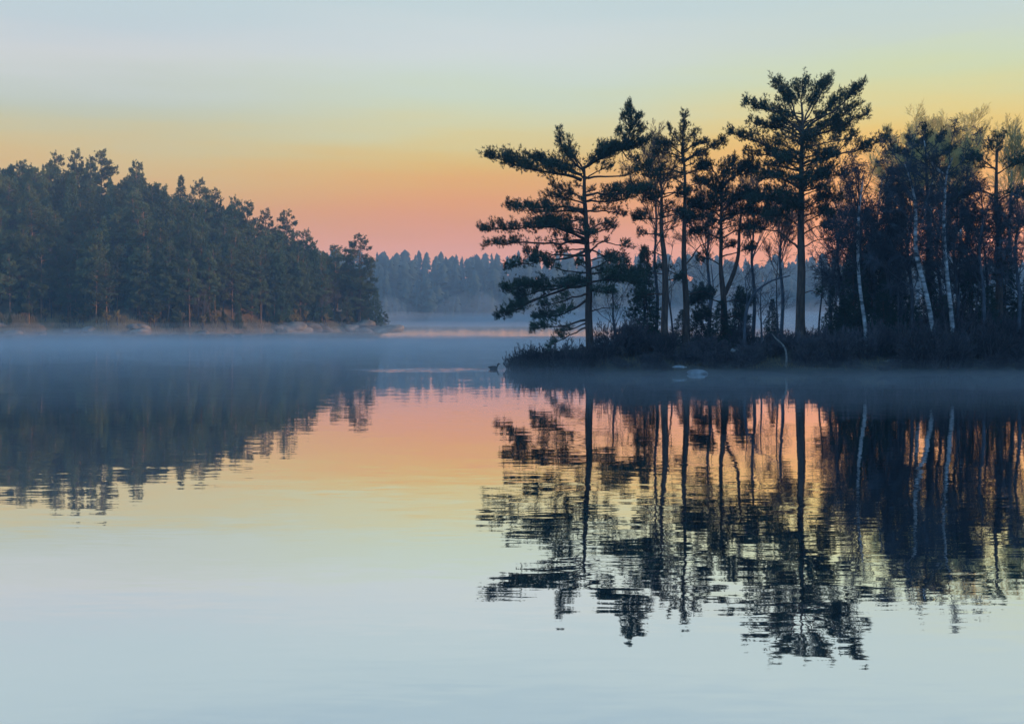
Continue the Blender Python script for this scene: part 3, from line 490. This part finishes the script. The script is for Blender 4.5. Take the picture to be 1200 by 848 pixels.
bare_tree('bent_sapling', [(921, 431, 2.6), (922, 420, 2.6), (921, 410, 2.4), (917, 403, 2.2), (910, 398, 1.6), (904, 390, .8)], 69.6, 'pale sapling bent over sideways at the water edge under the tallest pine', 'sapling', M['palebark'], M['twig'], [(4, (.5, 1), (.3, .6), (20, 50), (0, 0, .3), 4, .1, .006), (3, (.3, 1), (.3, .6), (20, 50), (0, 0, .2), 4, .1, .004)])
arch = bare_tree('bare_tree', [(872, 414, 4), (873, 380, 3.6), (876, 356, 3.2), (886, 340, 2.8), (904, 328, 2.2), (926, 323, 1.2)], 73.4, 'bare tree whose stem arches over to the right towards the tallest trunk', 'bare tree', M['twig'], M['twig'], [(6, (.3, 1), (.2, .35), (30, 70), (0, 0, .4), 5, .14, .012), (5, (.2, 1), (.4, .7), (20, 55), (0, 0, .1), 4, .18, .006), (4, (.2, 1), (.4, .7), (20, 55), (0, 0, 0), 4, .18, .005)])

# spruces: dark cones among the trunks
def spruce_mesh(H, Rb, size, k, wid, per, nb, bare=.06, dens=1.0, ragged=.25):
    tr = wd = MB(); lf = MB(); z = np.linspace(0, H, 12)
    tr.tubes(np.stack((.03 * np.sin(z), .03 * np.cos(z * 1.3), z), -1), np.linspace(H * .011, .015, 12), 7)
    for i in range(nb):
        t = bare + (1 - bare) * (i + rng.random()) / nb; zz = H * t; L = Rb * ((1 - t) ** .85) * rng.uniform(1 - ragged, 1 + ragged) + .15
        a = i * 2.4 + rng.uniform(-.4, .4); q = [np.array((math.cos(a) * L * s, math.sin(a) * L * s, zz + L * (.18 * s - .42 * s * s + .12 * s ** 3))) for s in (0, .3, .65, 1)]
        p = limb(wd, q, .012 + .008 * L, .008, n=7, k=4); limb_foliage(wd, lf, p, .12, max(.25, L * .36), dens, size, k, wid, zup=.05, per=per, droop=.16, rtw=.007)
    lf.tufts(np.array([(0, 0, H - .02 - .1 * j) for j in range(6)]), np.tile((0, 0, 1.), (6, 1)), np.full(6, size), k, wid)
    return tr, lf
def put(name, meshes, mats, loc, label, cat, group=None, rz=0, names=('trunk', 'crown')):
    root = empty(name, loc, label, cat, group, rz)
    for b, n_, m in zip(meshes, names, mats):
        if b.n: b.build(n_, M[m], root, smooth=(n_ == 'trunk'))
    return root
spr = put('spruce_tree', spruce_mesh(9, 2.1, .2, 13, .018, 11, 120), ('bark', 'spruce'), (0, 0, -5), 'x', 'spruce')
first = True
for (x, top, D, w, lab) in ((1022, 252, 79, 1.1, 'tallest dark spruce on the island, right of the tallest pine'), (1000, 285, 76, .9, 'dark spruce beside the thin white birch'), (1050, 290, 81, 1.05, 'dark spruce behind the crooked white birch'), (1090, 315, 82, 1.1, 'dark spruce behind the pair of white birch trunks'), (1140, 300, 80, 1.1, 'dark spruce right of the straight white birch'), (1178, 290, 77, 1.1, 'dark spruce at the right edge under the edge pine'), (1068, 345, 74, .9, 'small dark spruce at the foot of the crooked birch'), (866, 335, 82, .9, 'small spruce behind the forked pine'), (905, 350, 86, .8, 'small hazy spruce left of the tallest pine trunk'), (755, 288, 76.5, .95, 'loose dark young spruce left of the paired pine trunks'), (822, 330, 80, .9, 'small dark spruce right of the slim pine trunk'), (975, 335, 80, .9, 'small spruce between the tallest pine and the birches'), (1035, 330, 74, 1.2, 'broad low spruce below the slender pale birch stem'), (1108, 345, 74.5, 1.2, 'broad low spruce between the two white birch trunks'), (1158, 335, 74, 1.2, 'broad low spruce at the right edge'), (990, 350, 74, 1.2, 'broad low spruce left of the thin white birch'), (1205, 320, 75, 1.1, 'dark spruce farthest right on the island'), (845, 352, 76, 1.2, 'low bushy spruce under the forked pine'), (800, 362, 79, 1.1, 'low bushy spruce behind the slim pine trunk')):
    X = (x - CX) * D / F; z = gI(X, D); H = CH + (HY - top) * D / F - z; s = H / 9
    if first: spr.location = (X, D, z - .05); spr.scale = (s * w, s * w, s); spr['label'] = lab; spr['group'] = 'spruces on the island'; first = False
    else: copy_tree(spr, (X, D, z - .05), rng.uniform(0, 6), (max(s, .5) * w, s), lab, 'spruces on the island')

# ------------------------------------------------------------------ shrubs, dry grass, stones, duck
def shrub_mesh(Rr, H, n, seed_dirs=.9, r=.014):
    b = MB(); m = n; a = rng.uniform(0, 2 * PI, m); rr = Rr * .45 * rng.random(m) ** .5
    st0 = np.stack((np.cos(a) * rr, np.sin(a) * rr, np.zeros(m)), -1); d = nrm(np.stack((np.cos(a) * seed_dirs * rng.random(m), np.sin(a) * seed_dirs * rng.random(m), np.ones(m)), -1))
    P = np.zeros((m, 6, 3)); P[:, 0] = st0; ln = H * rng.uniform(.55, 1.0, m)
    for j in range(1, 6): d = nrm(d + rng.normal(size=(m, 3)) * .14); P[:, j] = P[:, j - 1] + d * (ln / 5)[:, None]
    b.tubes(P, np.linspace(r * 1.8, r * .7, 6)[None] * np.ones((m, 1)), 3); c = MB()
    Q, l2 = spawn(P, ln, 6, (.25, 1), (.3, .55), (20, 55), (0, 0, .3), 4, .16); c.tubes(Q, np.linspace(r, r * .5, 4)[None] * np.ones((len(Q), 1)), 3)
    Q, l3 = spawn(Q, l2, 5, (.2, 1), (.35, .7), (20, 55), (0, 0, .2), 4, .16); c.tubes(Q, np.linspace(r * .75, r * .5, 4)[None] * np.ones((len(Q), 1)), 3)
    return b, c
sh = [put('twiggy_shrub', shrub_mesh(.9, 1.0, 44), ('shrub', 'shrub'), (0, 0, -5), 'x', 'shrub', names=('stems', 'twigs')) for _ in range(3)]
used = [False] * 3
def place_shrub(X, Y, s, sz, lab, group, i):
    z = gI(X, Y) - .06
    if not used[i]:
        o = sh[i]; o.location = (X, Y, z); o.scale = (s, s, sz); o['label'] = lab; o['group'] = group; used[i] = True; return o
    return copy_tree(sh[i], (X, Y, z), rng.uniform(0, 6), (s, sz), lab, group)
G1 = 'shrubs on the island tip'
for i, (x, D, s, sz, lab) in enumerate(((602, 74.2, .8, .75, 'low dark shrub leaning over the water at the very tip of the island'), (618, 73.4, 1.05, 1.15, 'rounded dark shrub second from the island tip'), (634, 73.0, 1.1, 1.3, 'tall twiggy shrub in the middle of the clump at the tip'), (650, 72.6, 1.1, 1.25, 'twiggy shrub left of the foremost pine, near its roots'), (664, 72.0, 1.1, 1.35, 'shrub close on the left of the foremost pine trunk'), (678, 71.4, 1.0, 1.2, 'shrub in front of the foremost pine trunk'), (704, 71.5, 1.0, 1.1, 'shrub just right of the foremost pine trunk'), (715, 72.5, 1.1, 1.7, 'tall thin shrub beside the small crooked bare tree'), (742, 73.2, 1.1, 1.3, 'shrub on the mound right of the small crooked tree'))):
    place_shrub((x - CX) * D / F, D, s * rng.uniform(1.1, 1.4), sz * rng.uniform(1.25, 1.7), lab, G1, i % 3)
G2 = 'undergrowth shrubs along the bank'
for i in range(92):
    x = rng.uniform(740, 1215); D = rng.uniform(69.8, 90) if i % 2 else rng.uniform(69.5, 74); X = (x - CX) * D / F
    if 880 < x < 930 and D < 71: continue
    if gI(X, D) < .15: D += 2
    big = (.8 if x < 960 else 1) * (1 + .6 * sm(np.array(x), 960, 1080))
    place_shrub(X, D, rng.uniform(.9, 1.6) * (1 + .3 * (big - 1)), rng.uniform(.8, 1.7) * (1.5 if i % 5 == 0 else 1) * float(big), 'dark twiggy undergrowth shrub under the trees of the island', G2, i % 3)
for i in range(46):
    x = rng.uniform(700, 1215); X = (x - CX) * 70 / F; Y = float(shoreI(np.array(X))) + rng.uniform(.35, 1.6)
    if 880 < x < 935 or 785 < x < 830: continue
    place_shrub(X, Y, rng.uniform(.5, .9), rng.uniform(.3, .75), 'low dark scrub hugging the waterline of the island', 'low scrub at the waterline', i % 3)
gm = MB()
for _ in range(2600):
    x = rng.uniform(600, 1210); D0 = shoreI(np.array((x - CX) * 70 / F)); X = (x - CX) * 70 / F; Y = float(D0) + rng.uniform(.3, 3.2) ** 1.0
    z = gI(X, Y)
    if z < .1: continue
    h = rng.uniform(.15, .42); l = rng.normal(size=2) * .14
    if 855 < x < 930 or rng.random() < .45: gm.add([(X - .012, Y, z - .03), (X + .012, Y, z - .03), (X + l[0], Y + l[1], z + h)], t=[(0, 1, 2)])
tag(gm.build('dry_grass', M['drygrass']), kind='stuff')
rm = MB()
for _ in range(5200):
    X = rng.uniform(-150, -33); Y = float(shoreL(np.array(X))) + rng.uniform(.1, 3.5) ; z = float(hillL(np.array([X]), np.array([Y]))[0])
    if z < .05: continue
    h = rng.uniform(.5, 1.35); l = rng.normal(size=2) * .2; rm.add([(X - .06, Y, z - .05), (X + .06, Y, z - .05), (X + l[0], Y + l[1], z + h)], t=[(0, 1, 2)])
tag(rm.build('shore_glow_blades', M['shoreglow']), kind='stuff')  # blades added to make the warm line of light at the shore
def stone(name, c, r, m, label, cat='stone', group=None, seed=0):
    b = MB(); nu, nv = 26, 14; U, V = np.meshgrid(np.arange(nu) * 2 * PI / nu, np.linspace(-PI / 2, PI / 2, nv), indexing='ij')
    cu, cv = np.cos(U), np.cos(V); l = 1 + .10 * np.sin(2 * U + seed) * cv + .07 * np.sin(3 * U + 2.1 * seed + 2 * V) + .05 * np.cos(5 * U - seed + 3 * V) * cv
    p = np.stack((np.sign(cu) * np.abs(cu) ** .9 * cv * r[0] * l, np.sin(U) * cv * r[1] * l, np.sin(V) * r[2] * l), -1)
    i = np.arange(nu * nv).reshape(nu, nv); j = np.roll(i, -1, axis=0); b.add(p, q=np.stack((i[:, :-1], j[:, :-1], j[:, 1:], i[:, 1:]), -1))
    o = b.build(name, M[m], smooth=True); o.location = c; return tag(o, label, cat, group)
stone('boulder', ((796 - CX) * 68.6 / F, 68.4, .14), (.5, .5, .30), 'wetrock', 'smaller rounded wet boulder at the water edge below the slim pine', 'boulder', 'pair of boulders at the water edge', 1)
stone('boulder', ((816 - CX) * 67.6 / F, 67.6, .02), (.62, .5, .24), 'wetrock', 'wider low wet boulder right of the smaller one at the water edge', 'boulder', 'pair of boulders at the water edge', 4)
for (x, y, D, r, lab) in ((860, 407, 74, .22, 'small pale stone under the forked pine'), (882, 408, 74, .2, 'small pale stone left of the tallest pine'), (1062, 402, 74, .5, 'flat pale stone at the foot of the crooked birch')):
    X = (x - CX) * D / F; stone('pale_stone', (X, D, gI(X, D) + r * .35), (r * 1.5, r, r * .6), 'rock', lab, 'stone', None, x)
for (x, y, D, L, a, lab) in ((1064, 404, 71.2, 3.0, .12, 'pale fallen birch log lying in the scrub at the foot of the crooked birch'), (975, 420, 70.4, 2.2, -.2, 'dark fallen log slanting to the water right of the tallest pine')):
    c = W(x, y, D); c[2] = gI(c[0], D) + .22; b = MB(); t = np.linspace(-.5, .5, 9); P = np.stack((t * L, .15 * np.sin(t * 5), t * L * a + .04 * np.sin(t * 11)), -1)
    b.tubes(P, np.array([.02, .10, .105, .10, .095, .085, .08, .07, .01]), 8)
    for q, d in ((3, (.3, .1, .5)), (5, (.25, -.3, .35)), (6, (.4, .2, .45))): b.tubes(np.stack([P[q] + np.array(d) * k * .9 for k in (0, .5, 1)]), np.array([.035, .025, .01]), 5)
    o = b.build('fallen_log', M['birch'] if a > 0 else M['bark'], smooth=True); o.location = c; tag(o, lab, 'log')
# the duck: body, raised head, bill, tail
dk = empty('duck', W(578, 432.5, 74.2) * np.array((1, 1, 0)), 'small dark duck swimming just off the tip of the island', 'duck')
def revolve(b, pts, rad, squash=(1, 1), k=12):
    b.tubes(np.array(pts, float), np.array(rad), k)
bd = MB()
revolve(bd, [(-.34, 0, .13), (-.30, 0, .13), (-.22, 0, .11), (-.08, 0, .08), (.06, 0, .075), (.17, 0, .09), (.235, 0, .12), (.265, 0, .17), (.275, 0, .225), (.285, 0, .27), (.30, 0, .305), (.325, 0, .325), (.36, 0, .325), (.385, 0, .318)],
        [.008, .03, .075, .125, .135, .115, .085, .058, .046, .048, .058, .06, .045, .012], k=14)
bd.build('body', M['bird'], dk, smooth=True)
bl = MB(); revolve(bl, [(.375, 0, .318), (.40, 0, .312), (.44, 0, .306), (.452, 0, .304)], [.022, .02, .018, .004], k=8); bl.build('bill', M['beak'], dk, smooth=True)

# ------------------------------------------------------------------ the wooded point on the left
def pine_proto(H, Rc, bare, flat, nb):
    tr = wd = MB(); lf = MB(); z = np.linspace(0, H, 12); b = rng.uniform(-.5, .5, 2)
    cen = np.stack((b[0] * (z / H) ** 2, b[1] * (z / H) ** 2, z), -1); tr.tubes(cen, np.linspace(.2, .04, 12) * H / 18, 7)
    for i in range(nb):
        t = bare + (1 - bare) * (i + rng.random()) / nb; u = (t - bare) / (1 - bare)
        prof = (1 - u) ** .55 * (.65 + .35 * math.sin(min(1, u * 2.2) * PI / 2)) if not flat else (.5 + .5 * math.sin(u * PI * .8 + .3)) * (1 - .35 * u)
        L = Rc * prof * rng.uniform(.55, 1.15) + .3; a = rng.uniform(0, 2 * PI); p0 = np.array([np.interp(t, z / H, cen[:, j]) for j in range(3)])
        up = rng.uniform(.15, .4) + .5 * u * u
        q = [p0 + np.array((math.cos(a) * L * s, math.sin(a) * L * s, L * (up * s - .2 * s * s))) for s in (0, .35, .7, 1)]
        p = limb(wd, q, .03 + .012 * L, .015, n=7, k=4); limb_foliage(wd, lf, p, .3, L * .40 + .2, .9, .32, 11, .036, per=9, rtw=.014, thick=.10, zup=.14, vs_=.12)
    return tr, lf
def bare_proto(H, spread):
    tr, c = MB(), MB(); n = 9; z = np.linspace(0, H * .8, n); P = np.stack((np.cumsum(rng.normal(size=n)) * .1, np.cumsum(rng.normal(size=n)) * .1, z), -1)
    tr.tubes(P, np.linspace(.16, .03, n), 6); lvl, ln = P[None], np.array([H * .8])
    for (o, r) in (((16, (.3, 1), (.3, .48), spread, (0, 0, .6), 6, .1), .05), ((8, (.25, 1), (.35, .6), (18, 45), (0, 0, .4), 5, .13), .024), ((7, (.2, 1), (.4, .7), (15, 45), (0, 0, .3), 4, .15), .017)):
        lvl, ln = spawn(lvl, ln, *o); c.tubes(lvl, np.linspace(r, r * .45, lvl.shape[1])[None] * np.ones((len(lvl), 1)), 3)
    return tr, c
protos = {'pine': [], 'spruce': [], 'bare': [], 'ochre': []}
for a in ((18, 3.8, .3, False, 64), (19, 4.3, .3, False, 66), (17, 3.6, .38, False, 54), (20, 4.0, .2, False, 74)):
    protos['pine'].append((put('pine_tree', pine_proto(*a), ('barkred', 'pinelit'), (0, 0, -50), 'x', 'pine tree'), a[0]))
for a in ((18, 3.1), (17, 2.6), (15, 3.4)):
    protos['spruce'].append((put('spruce_tree', spruce_mesh(a[0], a[1], .40, 10, .05, 4.6, 110, dens=.75), ('bark', 'sprucelit'), (0, 0, -50), 'x', 'spruce'), a[0]))
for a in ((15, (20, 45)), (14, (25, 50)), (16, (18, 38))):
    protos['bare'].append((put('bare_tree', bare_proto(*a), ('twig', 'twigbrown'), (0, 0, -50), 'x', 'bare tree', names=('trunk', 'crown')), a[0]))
for a in ((5, (25, 50)), (6, (20, 50))):
    protos['ochre'].append((put('ochre_shrub', bare_proto(*a), ('twig', 'twigochre'), (0, 0, -50), 'x', 'shrub', names=('stems', 'twigs')), a[0]))
taken = set()
def plant(kind, i, X, Y, H, label, group, wide=1.0, rz=None):
    o, h0 = protos[kind][i % len(protos[kind])]; z = float(hillL(np.array([X]), np.array([Y]))[0]) - .2; s = H / h0; rz = rng.uniform(0, 6.28) if rz is None else rz
    if o.name not in taken:
        taken.add(o.name); o.location = (X, Y, z); o.rotation_euler[2] = rz; o.scale = (s * wide, s * wide, s); o['label'] = label
        if group: o['group'] = group
        return o
    return copy_tree(o, (X, Y, z), rz, (s * wide, s), label, group)
def plant_px(kind, i, x, top, d, label, group=None, wide=1.0):
    """a landmark tree: column x, top row, metres inland"""
    X = (x - CX) * 280 / F
    for _ in range(4): Y = float(shoreL(np.array(X))) + d; X = (x - CX) * Y / F
    H = CH + (HY - top) * Y / F - float(hillL(np.array([X]), np.array([Y]))[0]); return plant(kind, i, X, Y, H, label, group, wide)
RID = 'trees along the ridge of the left shore'
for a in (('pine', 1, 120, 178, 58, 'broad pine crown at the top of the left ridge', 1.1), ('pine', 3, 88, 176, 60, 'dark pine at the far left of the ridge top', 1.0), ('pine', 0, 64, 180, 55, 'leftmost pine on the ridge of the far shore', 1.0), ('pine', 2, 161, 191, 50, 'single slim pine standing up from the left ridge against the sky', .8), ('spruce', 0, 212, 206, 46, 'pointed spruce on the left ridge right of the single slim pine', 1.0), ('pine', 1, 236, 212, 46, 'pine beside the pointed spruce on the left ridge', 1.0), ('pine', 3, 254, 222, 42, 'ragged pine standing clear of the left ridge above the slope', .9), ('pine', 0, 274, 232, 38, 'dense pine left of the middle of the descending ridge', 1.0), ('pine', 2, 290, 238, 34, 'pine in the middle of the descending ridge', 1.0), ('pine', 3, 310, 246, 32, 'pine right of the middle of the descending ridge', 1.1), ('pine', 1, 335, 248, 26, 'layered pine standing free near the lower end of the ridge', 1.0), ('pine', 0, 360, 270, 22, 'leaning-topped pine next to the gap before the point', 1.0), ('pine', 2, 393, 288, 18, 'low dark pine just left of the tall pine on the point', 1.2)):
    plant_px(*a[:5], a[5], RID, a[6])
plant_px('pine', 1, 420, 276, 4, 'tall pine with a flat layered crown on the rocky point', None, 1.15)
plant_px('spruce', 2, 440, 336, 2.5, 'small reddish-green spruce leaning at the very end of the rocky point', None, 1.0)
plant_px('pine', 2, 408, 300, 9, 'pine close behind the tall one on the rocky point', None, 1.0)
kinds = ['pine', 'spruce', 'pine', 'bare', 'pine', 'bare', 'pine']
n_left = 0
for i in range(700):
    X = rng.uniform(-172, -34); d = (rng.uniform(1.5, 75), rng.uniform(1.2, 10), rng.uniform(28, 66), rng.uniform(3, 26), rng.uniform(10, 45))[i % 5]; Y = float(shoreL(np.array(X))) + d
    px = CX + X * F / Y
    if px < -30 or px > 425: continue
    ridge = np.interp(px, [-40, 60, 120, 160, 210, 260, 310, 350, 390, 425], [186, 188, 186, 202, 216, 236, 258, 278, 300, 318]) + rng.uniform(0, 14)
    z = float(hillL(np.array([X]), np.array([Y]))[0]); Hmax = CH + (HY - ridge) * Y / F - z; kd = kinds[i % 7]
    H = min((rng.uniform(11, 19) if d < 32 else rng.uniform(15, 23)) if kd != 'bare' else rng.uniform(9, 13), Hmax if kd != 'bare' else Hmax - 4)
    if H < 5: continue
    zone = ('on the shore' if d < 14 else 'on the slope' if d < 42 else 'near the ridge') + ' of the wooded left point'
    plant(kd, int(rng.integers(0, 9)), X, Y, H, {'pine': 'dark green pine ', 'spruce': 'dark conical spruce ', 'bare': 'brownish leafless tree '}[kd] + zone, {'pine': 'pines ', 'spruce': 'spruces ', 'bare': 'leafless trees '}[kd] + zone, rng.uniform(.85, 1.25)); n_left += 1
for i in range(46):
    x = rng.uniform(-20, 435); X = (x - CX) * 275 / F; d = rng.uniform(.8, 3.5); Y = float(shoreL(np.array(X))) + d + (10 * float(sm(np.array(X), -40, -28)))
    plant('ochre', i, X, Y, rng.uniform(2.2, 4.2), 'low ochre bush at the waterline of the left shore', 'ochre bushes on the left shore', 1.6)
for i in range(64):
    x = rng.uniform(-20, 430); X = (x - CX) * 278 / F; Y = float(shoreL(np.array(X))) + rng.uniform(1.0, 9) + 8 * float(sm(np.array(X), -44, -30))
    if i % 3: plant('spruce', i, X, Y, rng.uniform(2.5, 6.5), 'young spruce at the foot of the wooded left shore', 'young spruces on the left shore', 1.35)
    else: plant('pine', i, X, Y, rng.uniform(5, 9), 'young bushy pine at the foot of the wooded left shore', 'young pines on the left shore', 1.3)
k = 0
while k < 46:                                     # the wood goes on up the slope beyond the island
    X = rng.uniform(54, 118); Y = rng.uniform(112, 178)
    if X < .46 * Y + 9: continue
    o, h0 = protos['pine' if k % 3 else 'spruce'][k % 3]; H = rng.uniform(8, 15); k += 1
    copy_tree(o, (X, Y, gI(X, Y) - .2), rng.uniform(0, 6), (H / h0, H / h0), 'tree in the wood on the slope beyond the island', 'trees on the slope beyond the island')
plant_px('ochre', 1, 347, 352, 3, 'taller yellow-green rounded bush on the left shore below the ridge end', None, 1.3)
stones = []
for i in range(34):
    x = rng.uniform(-20, 330) if i < 14 else rng.uniform(325, 452); X = (x - CX) * (272 if x < 330 else 300) / F; Y = float(shoreL(np.array(X))) + rng.uniform(-.6, 2.5)
    r = rng.uniform(.8, 2.0) if i < 14 else rng.uniform(1.5, 3.6)
    stones.append((X, Y, r, i))
for (X, Y, r, i) in stones:
    o = stone('shore_rock', (X, Y, max(0, float(hillL(np.array([X]), np.array([Y]))[0])) * .6), (r * 1.5, r, r * .5), 'brownrock', 'bare rock slab sloping into the water at the wooded left point' if i >= 14 else 'bare rock on the waterline of the left shore', 'rock', 'rocks of the left shore', i * 1.7)
    o.rotation_euler = (rng.uniform(-.2, .2), rng.uniform(-.1, .35), rng.uniform(0, 3))

# ------------------------------------------------------------------ the far wood: one mass of small conifers
fm = MB()
for i in range(2300):
    Y = 703 + 190 * rng.random() ** 1.5; X = rng.uniform(-.50, .56) * Y; Y += 12 * math.sin(X * .013)
    if X < -.2 * Y and rng.random() < .5: continue
    z = float(hillF(np.array([X]), np.array([Y]))[0]) - .5; H = (7 + 15 * rng.random() ** 1.3) * (1 - .1 * float(sm(np.array(X), 150, 330))); rb = H * rng.uniform(.14, .30); nl = 7
    pine_like = rng.random() < .5
    for j in range(nl):
        t = (.12 if not pine_like else .4) + (.88 if not pine_like else .6) * j / nl; rr = rb * ((1 - t) ** .9 + .08 if not pine_like else (.9 - .5 * (j / nl) ** 2)) * 1.15; a0 = rng.uniform(0, 6); ns = 7
        a = a0 + np.arange(ns) * 2 * PI / ns; rad = rr * rng.uniform(.5, 1.2, ns); zz = z + H * t
        v = np.concatenate((np.stack((X + np.cos(a) * rad, Y + np.sin(a) * rad, zz - rad * .25 + rng.normal(size=ns) * .25), -1), [(X, Y, min(zz + H * .2, z + H))])); fi = np.arange(ns)
        fm.add(v, t=np.stack((fi, np.roll(fi, -1), np.full(ns, ns)), -1))
tag(fm.build('far_forest', M['fartree']), kind='stuff')
print('left trees', n_left, 'objects', len(bpy.data.objects))
